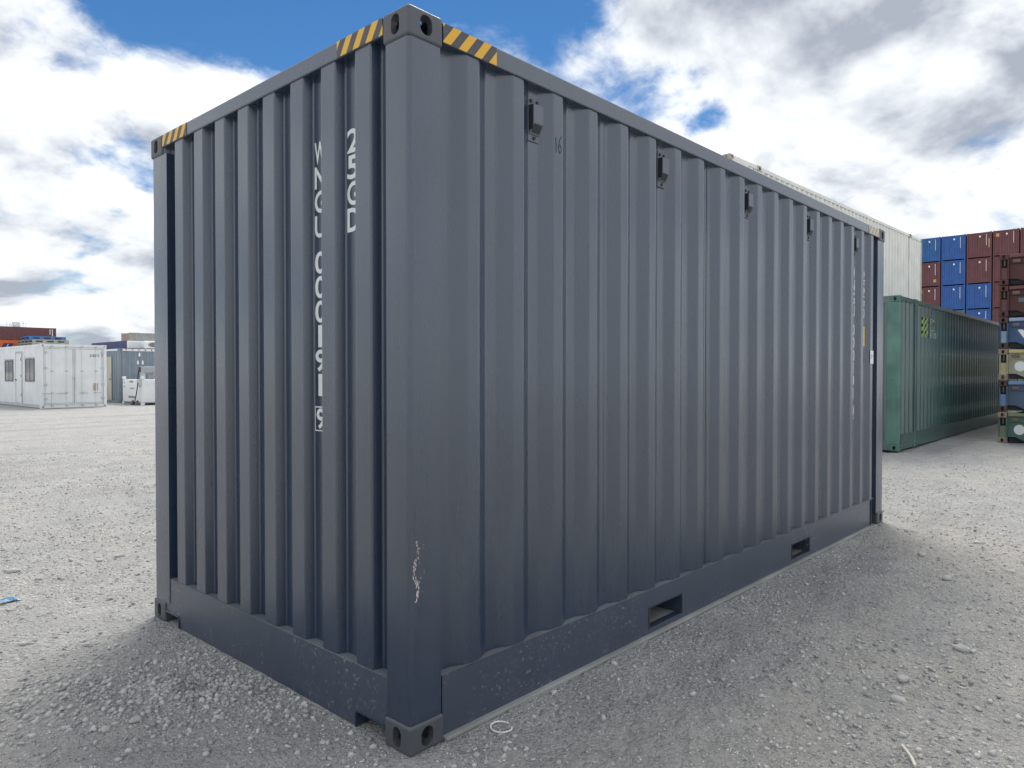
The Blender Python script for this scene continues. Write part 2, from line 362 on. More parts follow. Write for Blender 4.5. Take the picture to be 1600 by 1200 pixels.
    bp = nt.nodes.new('ShaderNodeBump'); bp.inputs['Strength'].default_value = 1.0; bp.inputs['Distance'].default_value = .04; L.new(h2.outputs[0], bp.inputs['Height']); L.new(bp.outputs[0], b.inputs['Normal'])
    o = link('ground', me, m); o['kind'] = 'structure'
    return o
build_ground()
ICO = None
def ico():
    bm = bmesh.new(); bmesh.ops.create_icosphere(bm, subdivisions=1, radius=1.0); bm.verts.index_update()
    v = np.array([x.co[:] for x in bm.verts]); f = np.array([[x.index for x in q.verts] for q in bm.faces]); bm.free(); return v, f
ICO_V, ICO_F = ico()
def stone_mat(name, a, b_):
    m, nt, b = nodes_of(name); L = nt.links
    g = nt.nodes.new('ShaderNodeNewGeometry'); tc = nt.nodes.new('ShaderNodeTexCoord')
    c = mixc(nt, g.outputs['Random Per Island'], a, b_)
    n = tex(nt, 'ShaderNodeTexNoise', tc.outputs['Object'], Scale=60.0, Detail=5.0); c = mixc(nt, mul(nt, ramp2(nt, n.outputs['Fac'], .5, .75), .5), c, (.42, .40, .37))
    L.new(c, b.inputs['Base Color']); b.inputs['Roughness'].default_value = .92; b.inputs['Specular IOR Level'].default_value = .2; return m
M_STONE = stone_mat('gravel_stone', (.28, .282, .29), (.57, .565, .55))
OCT_V = np.array([(1, 0, 0), (-1, 0, 0), (0, 1, 0), (0, -1, 0), (0, 0, 1), (0, 0, -1)], float); OCT_F = np.array([(0, 2, 4), (2, 1, 4), (1, 3, 4), (3, 0, 4), (2, 0, 5), (1, 2, 5), (3, 1, 5), (0, 3, 5)])
def scatter(name, label, x, y, s, TV, TF, jit, mat):
    n = len(x); z = ground_z(x, y)
    V = TV[None]*(1+rng.uniform(-jit, jit, (n, len(TV), 1)))*s[:, None, None]
    V = V*np.stack([rng.uniform(.8, 1.5, n), rng.uniform(.8, 1.3, n), rng.uniform(.5, .95, n)], -1)[:, None]
    a = rng.uniform(-.6, .6, n)[:, None]; V = np.stack([V[..., 0]*np.cos(a)-V[..., 2]*np.sin(a), V[..., 1], V[..., 0]*np.sin(a)+V[..., 2]*np.cos(a)], -1)
    t = rng.uniform(0, 2*np.pi, n); c, q = np.cos(t)[:, None], np.sin(t)[:, None]
    V = np.stack([V[..., 0]*c-V[..., 1]*q, V[..., 0]*q+V[..., 1]*c, V[..., 2]], -1)+np.stack([x, y, z+s*.2], -1)[:, None]
    F = (TF[None]+np.arange(n)[:, None, None]*len(TV)).reshape(-1, 3); V = V.reshape(-1, 3)
    me = bpy.data.meshes.new(name); me.vertices.add(len(V)); me.vertices.foreach_set('co', V.ravel())
    me.loops.add(F.size); me.loops.foreach_set('vertex_index', F.ravel().astype(np.int32)); me.polygons.add(len(F)); me.polygons.foreach_set('loop_start', np.arange(0, F.size, 3, dtype=np.int32)); me.update(calc_edges=True)
    o = link(name, me, mat); o['kind'] = 'stuff'; tag(o, label, 'gravel')
def outside(x, y): return ~((x > -.012) & (x < 6.07) & (y > -.02) & (y < 2.45))
def fan(n, r0, r1, p):
    r = r0+(rng.random(n)**p)*(r1-r0); a = YAW+np.radians(rng.uniform(-42, 42, n)); return CAM.x+r*np.cos(a), CAM.y+r*np.sin(a)
def gravel():
    x, y = fan(46000, 2.2, 20, 2.1)
    cl = vnoise(x*1.3, y*1.3, 33)+.5*vnoise(x*4, y*4, 34); keep = (rng.random(len(x)) < np.clip(.4+cl*1.4, .05, 1)) & outside(x, y)
    heaps = [(-.42, 1.25, .2, 1500), (-.75, 1.55, .18, 700), (-.15, .95, .2, 700)]
    hx = np.concatenate([rng.normal(cx, q, k) for cx, cy, q, k in heaps]); hy = np.concatenate([rng.normal(cy, q, k) for cx, cy, q, k in heaps]); hk = outside(hx, hy)
    x = np.concatenate([x[keep], hx[hk]]); y = np.concatenate([y[keep], hy[hk]])
    scatter('loose_gravel', 'loose grey crushed gravel stones scattered over the dusty yard', x, y, .0033+.0115*rng.random(len(x))**2.7, ICO_V, ICO_F, .28, M_STONE)
    x, y = fan(125000, 2.3, 16, 1.8); cl = vnoise(x*2.1, y*2.1, 35)+.6*vnoise(x*6, y*6, 36); keep = (rng.random(len(x)) < np.clip(.6+cl*1.3, .12, 1)) & outside(x, y); x, y = x[keep], y[keep]
    scatter('gravel_chips', 'fine grey and pale stone chips covering the yard between the larger gravel', x, y, (.0022+.0042*rng.random(len(x))**2)*np.clip(np.hypot(x-CAM.x, y-CAM.y)/4, .9, 2.0), OCT_V, OCT_F, .35, M_CHIP)
M_CHIP = stone_mat('gravel_chip', (.20, .20, .21), (.80, .79, .77))
gravel()

# ------------------------------------------------------------------ the slate grey container
L_, W_, H_ = 6.058, 2.438, 2.896
main = thing('shipping_container', 'big slate grey corrugated shipping container with vents and hazard-striped top corners', 'container', (0, 0, 0))
castings(main, L_, W_, H_, M_CAST)
def rounded_rect(x0, x1, y0, y1, r, corner):      # one rounded outer corner
    P = [(x0, y0), (x1, y0), (x1, y1), (x0, y1)]; i = corner; p = Vector(P[i]); a = Vector(P[i-1]); b = Vector(P[(i+1) % 4])
    pa = p+(a-p).normalized()*r; pb = p+(b-p).normalized()*r; arc = []
    for k in range(7):
        u = k/6; arc.append(tuple((1-u)**2*pa+2*u*(1-u)*p+u*u*pb))
    out = []
    for k in range(4): out += arc if k == i else [P[k]]
    return out
zfn = lambda u, v, w: (u, v, w)
for poly in (rounded_rect(.006, .166, .006, .147, .022, 0), rounded_rect(.006, .12, 2.222, 2.426, .018, 3), rounded_rect(5.842, 6.050, .006, .12, .018, 1), rounded_rect(5.86, 6.050, 2.25, 2.43, .018, 2)):
    o = MB().prism(poly, zfn, .1185, 2.7775).build('corner_post', M_MAIN, main); smooth(o, 30)
# side wall facing the yard: five lapped corrugated sheets
SP, SF, SS, SD = .281, .072, .0685, .036; S0 = .319
cuts = [.166]+[S0+SP*k+.495-.319+0.004 for k in (3, 7, 11, 15)]+[5.845]
for i in range(5):
    pts = corr(cuts[i]-(.012 if i else 0), cuts[i+1], S0, SP, SF, SS, SD, r=.009)
    y0 = .012+(.0022 if i % 2 else 0)
    o = sheet(pts, lambda s, d, z: (s, y0+d, z), .262, 2.83).build('wall_sheet', M_MAIN, main)
# far side: plain door leaves; far end: two door leaves
for i in range(4): MB().rbox(.2+i*1.416, 1.61+i*1.416, 2.37, 2.415, .2, 2.80, .006).build('side_door', M_MAIN, main)
for i in range(2): MB().rbox(5.99, 6.035, .13+i*1.095, 1.215+i*1.095, .18, 2.80, .006).build('end_door', M_MAIN, main)
for z in (2.59, 2.045, 1.482, .926):
    MB().rbox(.02, .11, 2.412, 2.434, z-.048, z+.048, .004).build('door_hinge', M_SEAL, main)
    MB().rbox(6.035, 6.056, .02, .12, z-.045, z+.045, .004).build('door_hinge', M_SEAL, main)
# end wall
EP, EF, ES, ED = .2517, .108, .018, .046; E0 = .2555
pts = corr(.14, 2.30, E0, EP, EF, ES, ED, r=.007)
sheet([(s, d) for s, d in pts][::-1], lambda s, d, z: (.012+d, s, z), .262, 2.84).build('end_wall', M_MAIN, main)
# roof and floor
sheet(corr(.02, 6.03, .1, .209, .09, .015, .02), lambda s, d, z: (s, z, 2.862-d), .03, 2.40).build('roof', M_MAIN, main)
MB().box(.08, 5.98, .075, 2.36, .172, .255).build('floor', M_INSIDE, main)
# top rails
MB().rbox(.179, 5.879, .004, .064, 2.802, 2.884, .006).build('top_side_rail', M_MAIN, main)
MB().rbox(.179, 5.879, 2.374, 2.434, 2.802, 2.884, .006).build('top_side_rail', M_MAIN, main)
MB().rbox(.005, .066, .163, 2.275, 2.820, 2.894, .006).build('top_end_rail', M_MAIN, main)
MB().rbox(5.99, 6.05, .163, 2.275, 2.803, 2.890, .006).build('top_end_rail', M_MAIN, main)
# bottom rails
def bottom_side_rail():
    b = MB(); y0, y1 = .014, .060; zt = .268
    segs = [(.179, 1.740), (2.098, 3.778), (4.133, 5.70)]
    for a, c in segs: b.box(a, c, y0, y1, .020, zt)
    for a, c in ((1.740, 2.098), (3.778, 4.133)):
        b.box(a, c, y0, y1, .164, zt); b.box(a, c, y0, y1, .020, .052)
    b.box(5.70, 5.842, .040, .09, .015, .262)
    return b.build('bottom_side_rail', M_RAIL, main)
bottom_side_rail()
for a, c in ((1.740, 2.098), (3.778, 4.133)):
    p = MB(); p.box(a-.006, a, .0605, 2.37, .040, .170); p.box(c, c+.006, .0605, 2.37, .040, .170); p.box(a, c, .0605, 2.37, .1645, .170)
    p.build('fork_pocket', M_RAIL, main)
    MB().box(a, c, .0605, 2.37, .044, .051).build('pocket_floor', M_FLANGE, main)
    f = MB(); t = .010
    f.box(a-t, a, .0115, .0139, .05, .172); f.box(c, c+t, .0115, .0139, .05, .172); f.box(a, c, .0115, .0139, .1645, .172)
    f.build('pocket_rim', M_SEAL, main)
MB().rbox(.180, 5.70, -.012, .060, .003, .0195, .003).build('rail_flange', M_FLANGE, main)
MB().box(.170, 5.80, .0105, .060, .2685, .2705).build('rail_ledge', M_LEDGE, main)
MB().box(.0085, .062, .150, 2.22, .2685, .2705).build('rail_ledge', M_LEDGE, main)
MB().rbox(5.696, 5.704, .006, .0138, .02, .265, .001).build('rail_joint', M_SEAL, main)
MB().box(.179, 5.879, 2.378, 2.42, .02, .2).build('bottom_side_rail', M_RAIL, main)
def arcpts(cx, cy, r, a0, a1, n=5): return [(cx+r*math.cos(math.radians(a0+(a1-a0)*k/n)), cy+r*math.sin(math.radians(a0+(a1-a0)*k/n))) for k in range(n+1)]
poly = [(.1475, .268), (.1475, .119), (.163, .116), (.163, .078)]+arcpts(.345, .058, .020, 90, 0)+[(.365, .006), (2.090, .006)]+arcpts(2.110, .052, .020, 180, 90)+[(2.2755, .072), (2.2755, .116), (2.222, .119), (2.222, .268)]
MB().prism(poly, lambda u, v, w: (w, u, v), .010, .062).build('bottom_end_rail', M_RAIL, main)
for poly in ([(.164, .079), (.164, .0725)]+arcpts(.345, .058, .0145, 90, 0)+[(.3595, .006), (.366, .006)]+arcpts(.345, .058, .021, 0, 90),
             [(2.089, .006), (2.0955, .006)]+arcpts(2.110, .052, .0145, 180, 90)+[(2.274, .0665), (2.274, .073)]+arcpts(2.110, .052, .021, 90, 180)):
    MB().prism(poly, lambda u, v, w: (w, u, v), .003, .064).build('notch_rim', M_MAIN, main)
MB().box(.08, .10, .2, 2.2, .02, .17).build('tunnel_plate', M_INSIDE, main)
MB().box(5.99, 6.04, .17, 2.27, .02, .17).build('bottom_end_rail', M_RAIL, main)
# sealant line beside the near post and between sheets
MB().box(.1663, .1690, .010, .013, .27, 2.79).build('sealant_line', M_SEAL, main)
for k in (3, 11):
    x = cuts[1 if k == 3 else 3]; MB().box(x-.0012, x+.0014, .0478, .0484, .27, 2.80).build('lap_seam', M_SEAL, main)
x = cuts[2]; MB().box(x-.0012, x+.0014, .0478, .0484, .27, 2.80).build('lap_seam', M_SEAL, main)
# hazard tape
def tape_part(b, mat, lab): o = b.build('hazard_tape', mat, main); o['label'] = lab; return o
tape_part(MB().box(.0030, .0044, .1635, .477, 2.823, 2.891), tape('tape_end', 1, .65), 'yellow and black striped tape on the near end rail corner')
tape_part(MB().box(.0030, .0044, 1.945, 2.272, 2.823, 2.891), tape('tape_end2', 1, .65), 'yellow and black striped tape on the far end rail corner')
tape_part(MB().box(.180, .487, .0018, .0034, 2.805, 2.881), tape('tape_side', 0, -.8), 'yellow and black striped tape on the near side rail corner')
tape_part(MB().box(5.56, 5.876, .0018, .0034, 2.805, 2.881), tape('tape_side2', 0, -1.0, (.60, .52, .36), (.34, .33, .30)), 'sun-faded striped tape on the side rail')
# ventilators
def vent(k):
    cx = S0+SP*k+.1765; zc = 2.655
    prof = [(0, -.095), (0, .095), (-.004, .095), (-.004, .070), (-.043, .066), (-.043, -.022), (-.016, -.070), (-.004, -.072), (-.004, -.095)]
    v = MB().prism([(.047+a, zc+c) for a, c in [(0, .064), (-.034, .062), (-.034, -.022), (-.010, -.068), (0, -.068)]], lambda u, w_, t: (t, u, w_), cx-.034, cx+.034).build('ventilator', M_VENT, main)
    MB().rbox(cx-.040, cx+.040, .0425, .0474, zc-.100, zc+.104, .002).build('mounting_plate', M_VENT, v)
    for dx, dz in ((-.022, .084), (.022, .084), (0, -.084)):
        MB().tube([(cx+dx, .043, zc+dz), (cx+dx, .036, zc+dz)], .0085, 8).build('bolt', M_BOLT, v)
    for q in range(6):
        t = .12+q*.13; MB().box(cx-.028, cx+.028, .013+.024*t-.0030, .013+.024*t+.0030, zc-.022-.046*t-.0032, zc-.022-.046*t-.0002).build('louvre_slot', M_VENTD, v)
    MB().box(cx-.0365, cx-.0341, .016, .0465, zc-.050, zc+.060).build('side_cheek', M_VENTD, v)
for k in (1, 5, 9, 13, 17): vent(k)
# markings
fe = lambda u, v: (.0567, -u, v)                   # end wall recess; u runs to the right as seen from outside (-y)
def marking(b, lab, mat=M_WHITE): o = b.build('marking', mat, main); o['label'] = lab; return o
yc = E0+EP*1+EF+ES+(EP-EF-2*ES)/2; yc2 = yc-EP
b = MB(); yc += .005; vstring(b, 'WNGU', fe, -yc, 2.530, .085, .100, .1105); marking(b, 'white vertical letters of the container number on the end wall'); b = MB(); vstring(b, '000191', fe, -yc, 2.036, .085, .100, .1105)
def frame(b, u0, u1, v0, v1, t, fn):
    for a in ((u0, u1, v0, v0+t), (u0, u1, v1-t, v1), (u0, u0+t, v0+t, v1-t), (u1-t, u1, v0+t, v1-t)):
        b.add([fn(a[0], a[2]), fn(a[1], a[2]), fn(a[1], a[3]), fn(a[0], a[3])], [(0, 1, 2, 3)])
marking(b, 'white vertical container number on the end wall')
b = MB(); vstring(b, '9', fe, -yc, 1.328, .07, .094, .11); frame(b, -yc-.047, -yc+.047, 1.224, 1.336, .005, fe); marking(b, 'white boxed check digit on the end wall')
b = MB(); vstring(b, '25GD', fe, -yc2-.004, 2.532, .085, .102, .1125); marking(b, 'white vertical size code 25GD on the end wall')
fs = lambda u, v: (u, .0468, v)
xc = S0+SP*17+.1765; xc2 = xc+SP
b = MB(); vstring(b, 'WNGU', fs, xc, 2.46, .058, .105, .117); marking(b, 'white vertical letters of the container number on the long side'); b = MB(); vstring(b, '000191', fs, xc, 1.935, .058, .105, .117)
marking(b, 'white vertical container number on the long side')
b = MB(); vstring(b, '9', fs, xc, 1.175, .045, .098, .11); frame(b, xc-.033, xc+.033, 1.066, 1.184, .004, fs); marking(b, 'white boxed check digit on the long side')
b = MB(); vstring(b, '25GD', fs, xc2, 2.455, .058, .105, .117); marking(b, 'white vertical size code 25GD on the long side')
o = MB().box(xc2-.034, xc2+.0355, .0455, .0470, 1.74, 1.925).build('warning_sticker', M_YELLOW, main); o['label'] = 'small yellow sticker low on the far long-side recess'
o = MB().box(5.648, 5.742, .0095, .0112, 1.575, 1.70).build('paper_label', M_WHITE, main); o['label'] = 'small white paper label near the far post'
sq = [(math.cos(t)*.02*(1-.1*t), math.sin(t)*.028*(1-.1*t)) for t in np.linspace(0, 5.5, 16)]
MB().tube([(5.69+p[0], .009, 1.64+p[1]) for p in sq], .0018, 4).build('pen_mark', M_CHALK, main)
xm = S0+SP*2+.006
b = MB(); b.tube([(xm+.012, .0115, 2.60), (xm+.017, .0115, 2.56), (xm+.014, .0115, 2.53)], .0016, 4); b.tube([(xm+.058, .0115, 2.615), (xm+.040, .0115, 2.59), (xm+.034, .0115, 2.55), (xm+.044, .0115, 2.53), (xm+.056, .0115, 2.55), (xm+.046, .0115, 2.572), (xm+.034, .0115, 2.56)], .0016, 4)
b.build('grease_pencil_mark', M_CHALK, main)
# scrape on the near post
def scrape():
    b = MB(); r = random.Random(3)
    def blob(x, z, w, h):
        n = 9; b.add([(x+math.cos(k*2*math.pi/n)*w*r.uniform(.45, 1.1), .0052, z+math.sin(k*2*math.pi/n)*h*r.uniform(.5, 1.15)) for k in range(n)], [tuple(range(n))])
    zs = np.linspace(.83, .60, 46)
    for i, z in enumerate(zs):
        if r.random() < .78: blob(.038+.012*math.sin(i*.21)+r.uniform(-.006, .008)-.006*i/46, z, r.uniform(.002, .011 if i < 16 else .005), r.uniform(.004, .012))
    for i in range(16): blob(.05+r.uniform(-.01, .03), r.uniform(.58, .84), r.uniform(.0008, .0022), r.uniform(.0015, .005))
    o = b.build('paint_scrape', M_SCUFF, main); o['label'] = 'whitish vertical scrape in the paint of the near post'
scrape()
bh = MB().tube([(.0585, .855, .32), (.045, .857, .317), (.036, .862, .318), (.03, .866, .326)], .004, 6).build('lashing_hook', M_BOLT, main)

# ------------------------------------------------------------------ generic yard containers
LOWCAST = MB().rbox(0, .178, 0, .162, 0, .118, .008, 1).mesh('casting_low')
def hole_disc(x, y, z, axis, r=.034):
    b = MB(); n = 10; d = .0025
    for k in range(n): pass
    P = [(math.cos(k*2*math.pi/n)*r, math.sin(k*2*math.pi/n)*r*1.2) for k in range(n)]
    fn = (lambda u, v: (x-d, y+u, z+v)) if axis == 'x' else (lambda u, v: (x+u, y-d, z+v))
    return b.add([fn(u, v) for u, v in P], [tuple(range(n))])
CACHE = {}
def yard_container(name, label, L, W, H, mat, loc, group=None, end='corr', side='corr', castmat=None, rotz=0, posts=(), detail=True, endpost=.12, railh=.16, matend=None):
    root = thing(name, label, 'container', loc, rotz, group)
    key = (L, W, H, end, side, endpost, railh, detail)
    castmat = castmat or mat
    if key not in CACHE:
        C = []
        g = .10
        C.append(('side_wall', sheet(corr(g, L-g, g+.03, .278, .072, .068, .036), lambda s, d, z: (s, .014+d, z), railh, H-.06).mesh('side_wall')))
        C.append(('side_wall', sheet(corr(g, L-g, g+.03, .278, .072, .068, .036)[::-1], lambda s, d, z: (s, W-.014-d, z), railh, H-.06).mesh('side_wall')))
        if end == 'corr':
            C.append(('end_wall', sheet(corr(g, W-g, g+.05, .25, .11, .02, .045)[::-1], lambda s, d, z: (.02+d, s, z), .14, H-.1).mesh('end_wall')))
        C.append(('end_wall', MB().box(L-.05, L-.02, g, W-g, .14, H-.1).mesh('end_wall')))
        C.append(('roof', MB().box(.05, L-.05, .05, W-.05, H-.05, H-.03).mesh('roof')))
        C.append(('floor', MB().box(.05, L-.05, .06, W-.06, .12, .16).mesh('floor')))
        for y0, y1 in ((.006, .066), (W-.066, W-.006)):
            C.append(('top_side_rail', MB().box(.178, L-.178, y0, y1, H-.09, H-.012).mesh('r'))); C.append(('bottom_side_rail', MB().box(.178, L-.178, y0, y1, .02, railh+.004).mesh('r')))
        for x0, x1 in ((.006, .066), (L-.066, L-.006)):
            lo, hi = (.01, H-.006) if detail else (.10, H-.045)
            C.append(('top_end_rail', MB().box(x0, x1, .162, W-.162, H-.135, hi).mesh('r'))); C.append(('bottom_end_rail', MB().box(x0, x1, .162, W-.162, lo, .19).mesh('r')))
        for x0, x1 in ((.005, .005+.13), (L-.135, L-.005)):
            for y0, y1 in ((.005, .005+endpost), (W-.005-endpost, W-.005)):
                C.append(('corner_post', MB().rbox(x0, x1, y0, y1, .1185, H-.1185, .01, 1).mesh('p')))
        CACHE[key] = C
    for nm, me in CACHE[key]:
        m = matend if (matend and nm == 'corner_post') else mat
        link(nm, me, M_INSIDE if nm == 'floor' else m, root)
    castings(root, L, W, H, castmat, mesh=LOWCAST if not detail else None)
    for x in posts:
        for xx in (x, L-x):
            MB().rbox(xx-.06, xx+.06, -.004, .07, .119, H-.119, .008, 1).build('mid_post', mat, root)
            for z0, z1 in ((.01, .128), (H-.122, H+.004)):
                q = MB().rbox(xx-.089, xx+.089, -.008, .15, z0, z1, .008, 1).build('mid_casting', castmat, root)
                hole_disc(xx, -.008, (z0+z1)/2, 'y').build('lifting_hole', M_INSIDE, q)
    return root
# green container
M_GREEN = paint('green_paint', (.028, .085, .082), .4, .14, streak=.35, rust=.06, spec=1.0, coat=.3)
M_GREENP = paint('green_faded', (.10, .21, .175), .6, .3, rust=.45, rustcol=(.05, .10, .085), streak=.35, bump=.2)
green = yard_container('shipping_container', 'long dark green container with yellow-green chequered emblem and scuffed pale corner post', 14.63, 2.438, 2.896, M_GREEN, (12.964, 1.655, .03), castmat=M_GREENP, posts=(1.16,), endpost=.215, railh=.3, matend=M_GREENP)
M_EMB = paint('emblem_green', (.30, .42, .10), .6, .25, streak=.3); M_EMB2 = paint('emblem_pale', (.34, .42, .36), .6, .2, streak=.3)
b = MB(); fg = lambda u, v: (u, .0115, v); ch = MB()
px0, pz0, cw, chh = 1.60, 2.17, .125, .068
for r_ in range(6):
    for c_ in range(4):
        if (r_+c_) % 2 == 0:
            sk = .05; ch.add([fg(px0+c_*cw, pz0+r_*chh), fg(px0+(c_+1)*cw, pz0+r_*chh+sk*.5), fg(px0+(c_+1)*cw, pz0+(r_+1)*chh+sk*.5), fg(px0+c_*cw, pz0+(r_+1)*chh)], [(0, 1, 2, 3)])
o = ch.build('chequered_emblem', M_EMB, green); o['label'] = 'yellow-green chequered flag emblem'
for i, s_ in enumerate(('EM', 'LU', 'EXS')): hstring(b, s_, fg, px0+.66, pz0+.29-i*.14, .155, .115)
o = b.build('lettering', M_EMB2, green); o['label'] = 'pale lettering beside the chequered emblem'
# cream stack behind
M_CREAM = paint('cream_paint', (.80, .795, .72), .42, .08, rust=.03, streak=.3, spec=1.0, coat=.3); M_CREAMC = paint('cream_rusty', (.46, .42, .33), .65, .2, rust=.5, rustcol=(.12, .06, .03), bump=.3)
CY = math.radians(-1.55)
cl_ = yard_container('shipping_container', 'lower cream container of the tall stack behind the grey container', 13.4, 2.438, 2.896, M_CREAM, (12.13, 4.60, .10), 'cream containers stacked two high', castmat=M_CREAMC, rotz=CY, posts=(1.32,), matend=M_CREAMC)
cu_ = yard_container('shipping_container', 'upper cream container with rust-stained castings, rising above the grey container roof', 13.4, 2.438, 2.896, M_CREAM, (12.13, 4.60, 3.05), 'cream containers stacked two high', castmat=M_CREAMC, rotz=CY, posts=(1.32,), matend=M_CREAMC)
for i, (x, z) in enumerate([(.42, 2.72), (.62, 2.60), (.30, 2.62)]):
    n = 8; MB().add([(x+math.cos(k*.785)*.07*random.uniform(.6, 1.2), -.0015, z+math.sin(k*.785)*.05*random.uniform(.6, 1.2)) for k in range(n)], [tuple(range(n))]).build('rust_patch', M_STEEL, cu_)
MB().box(.10, .80, -.001, .012, 2.50, 2.80).build('gusset_plate', M_CREAM, cu_)
# ------------------------------------------------------------------ wall of stacked containers (ends seen)
M_BLUE = paint('blue_paint', (.020, .095, .32), .45, .12, streak=.25, rust=.03); M_BLUE2 = paint('blue_faded', (.02, .105, .30), .5, .15, streak=.3, rust=.05)
M_MAROON = paint('maroon_paint', (.13, .045, .05), .5, .12, streak=.25, rust=.04); M_TEAL = paint('teal_paint', (.09, .15, .16), .5, .12, streak=.3)
M_TAN = paint('tan_sticker', (.50, .31, .10), .6, .15, streak=0)
STK_X, STK_Y = 95.6, 21.35; PW = 2.56; PH = 2.912
grid = {0: ['blue2', 'maroon', 'maroon', 'blue', 'maroon', 'blue'], 1: ['blue', 'blue', 'blue', 'teal', 'blue', 'maroon'], 2: ['maroon', 'maroon', 'blue', 'blue', 'maroon', 'maroon'],
        3: ['maroon']*6, 4: ['maroon', 'maroon', 'blue', 'maroon', 'maroon', 'blue']}
cm = {'blue': M_BLUE, 'blue2': M_BLUE2, 'maroon': M_MAROON, 'teal': M_TEAL}
colname = {'blue': 'bright blue', 'blue2': 'faded blue', 'maroon': 'maroon', 'teal': 'grey-green'}
ordn = ['first', 'second', 'third', 'fourth', 'fifth']; rown = ['top', 'second', 'third', 'fourth', 'fifth', 'bottom']
for c_ in range(5):
    for r_ in range(6):
        k = grid[c_][r_]; y = STK_Y-(c_+1)*PW
        root = yard_container('shipping_container', '%s container end, %s row of the %s column counted from the cream stack' % (colname[k], rown[r_], ordn[c_]), 12.192, 2.438, 2.896, cm[k], (STK_X, y, .02+(5-r_)*PH), 'container ends in the high stack wall', detail=False, rotz=0)
        # vent dot and painted code on the end wall
        if r_ < 4:
            fx = lambda u, v: (.017, u, v)
            n = 10; MB().add([fx(1.15+.09*math.cos(t*.628), 2.42+.11*math.sin(t*.628)) for t in range(n)], [tuple(range(n))]).build('vent_disc', M_WHITE, root)
            bb = MB(); dashes(bb, fx, .52, 2.62, .06, .085, .13, 10)
            bb.build('code_marking', M_WHITE, root)
            if (c_, r_) in ((0, 2), (3, 0)): MB().add([fx(1.86, 2.2), fx(2.16, 2.2), fx(2.16, 2.55), fx(1.86, 2.55)], [(0, 1, 2, 3)]).build('tan_placard', M_TAN, root)
            if (c_, r_) in ((0, 1),): MB().add([fx(.40, .5), fx(.70, .5), fx(.70, .85), fx(.40, .85)], [(0, 1, 2, 3)]).build('tan_placard', M_TAN, root)
            if (c_, r_) in ((2, 0),): MB().add([fx(.20, 1.1), fx(.32, 1.1), fx(.32, 2.1), fx(.20, 2.1)], [(0, 1, 2, 3)]).build('tan_placard', M_TAN, root)

# ------------------------------------------------------------------ folded flat racks stacked at the right
def flat_rack(label, loc, mat, matp, castmat, style, L=12.19, W=2.438, H=.648):
    root = thing('folded_flat_rack', label, 'flat rack', loc, 0, 'folded flat racks stacked on the gravel')
    for iy in (0, 1):
        for ix in (0, 1):
            for iz in (0, 1):
                o = link('corner_casting', CAST, castmat, root, (ix*L, iy*W, iz*H)); o.scale = (1-2*ix, 1-2*iy, 1-2*iz)
    for y0 in (.012, W-.172):
        MB().rbox(.012, .10, y0, y0+.030, .119, .529, .004, 1).build('post_flange', mat, root); MB().rbox(.012, .10, y0+.130, y0+.160, .119, .529, .004, 1).build('post_flange', mat, root)
        MB().rbox(.020, .09, y0+.0305, y0+.1295, .119, .36, .004, 1).build('post_panel', matp, root)
        MB().box(.085, .10, y0+.0305, y0+.1295, .361, .529).build('lock_recess', M_INSIDE, root)
        MB().rbox(.03, .07, y0+.066, y0+.094, .40, .52, .004, 1).build('lock_pin', M_STEEL, root)
    # end panel with chamfered underside, recessed behind the castings
    cw_ = .33; poly = [(.175, .56), (.175, .13), (.30, .13), (.48, .045), (W-.48, .045), (W-.30, .13), (W-.175, .13), (W-.175, .56)]
    MB().prism(poly, lambda u, v, w: (w, u, v), .07, .13).build('end_panel', mat, root)
    MB().box(.13, 12.05, .03, .12, .03, .56).build('side_beam', mat, root); MB().box(.13, 12.05, W-.12, W-.03, .03, .56).build('side_beam', mat, root)
    MB().box(.13, 12.05, .121, W-.121, .50, .559).build('deck', M_STEEL, root)
    MB().box(.131, .16, .18, W-.18, .02, .50).build('cross_member', M_INSIDE, root)
    for y0, y1 in ((W-.178-.32, W-.178), (.178, .50)):
        MB().rbox(.015, .13, y0, y1, .565, .635, .006, 1).build('hinge_block', matp, root)
    MB().tube([(.05, .20, .452), (.05, W-.20, .452)], .014, 8).build('lashing_bar', mat if style != 'white' else M_STEEL, root)
    for yy in (W-.30, W-.62, .30): MB().rbox(.025, .075, yy-.07, yy+.07, .46, .53, .02, 2).build('bar_bracket', M_STEEL, root)
    n = 20; fx = lambda u, v: (.0685, u, v)
    if style in ('disc', 'disc2', 'halfdisc'):
        yc_ = W-.375; a0, a1 = (0, 2*math.pi) if style != 'halfdisc' else (-.9, math.pi-.9)
        MB().add([fx(yc_-.098*math.cos(a0+(a1-a0)*k/n), .285+.105*math.sin(a0+(a1-a0)*k/n)) for k in range(n)], [tuple(range(n))]).build('white_disc', M_WHITE, root)
    if style in ('placard', 'placard2', 'halfdisc'):
        y1 = W-.52 if style != 'halfdisc' else W-.56
        o = MB().box(.064, .0685, y1-.165, y1, .24, .41).build('placard', M_WHITE, root)
        r = [(y1-.08+.045*math.cos(t), .325+.045*math.sin(t)) for t in np.linspace(math.pi*.9, math.pi*2.1, 9)]
        MB().tube([(.0625, a, c) for a, c in r], .006, 4).build('placard_print', M_CHALK, o)
        MB().tube([(.0625, y1-.11, .35), (.0625, y1-.085, .31), (.0625, y1-.05, .36)], .005, 4).build('placard_print', M_CHALK, o)
    if style == 'placard2': MB().box(.064, .0685, W-.47, W-.335, .30, .385).build('data_plate', M_TEAL, root)
    return root
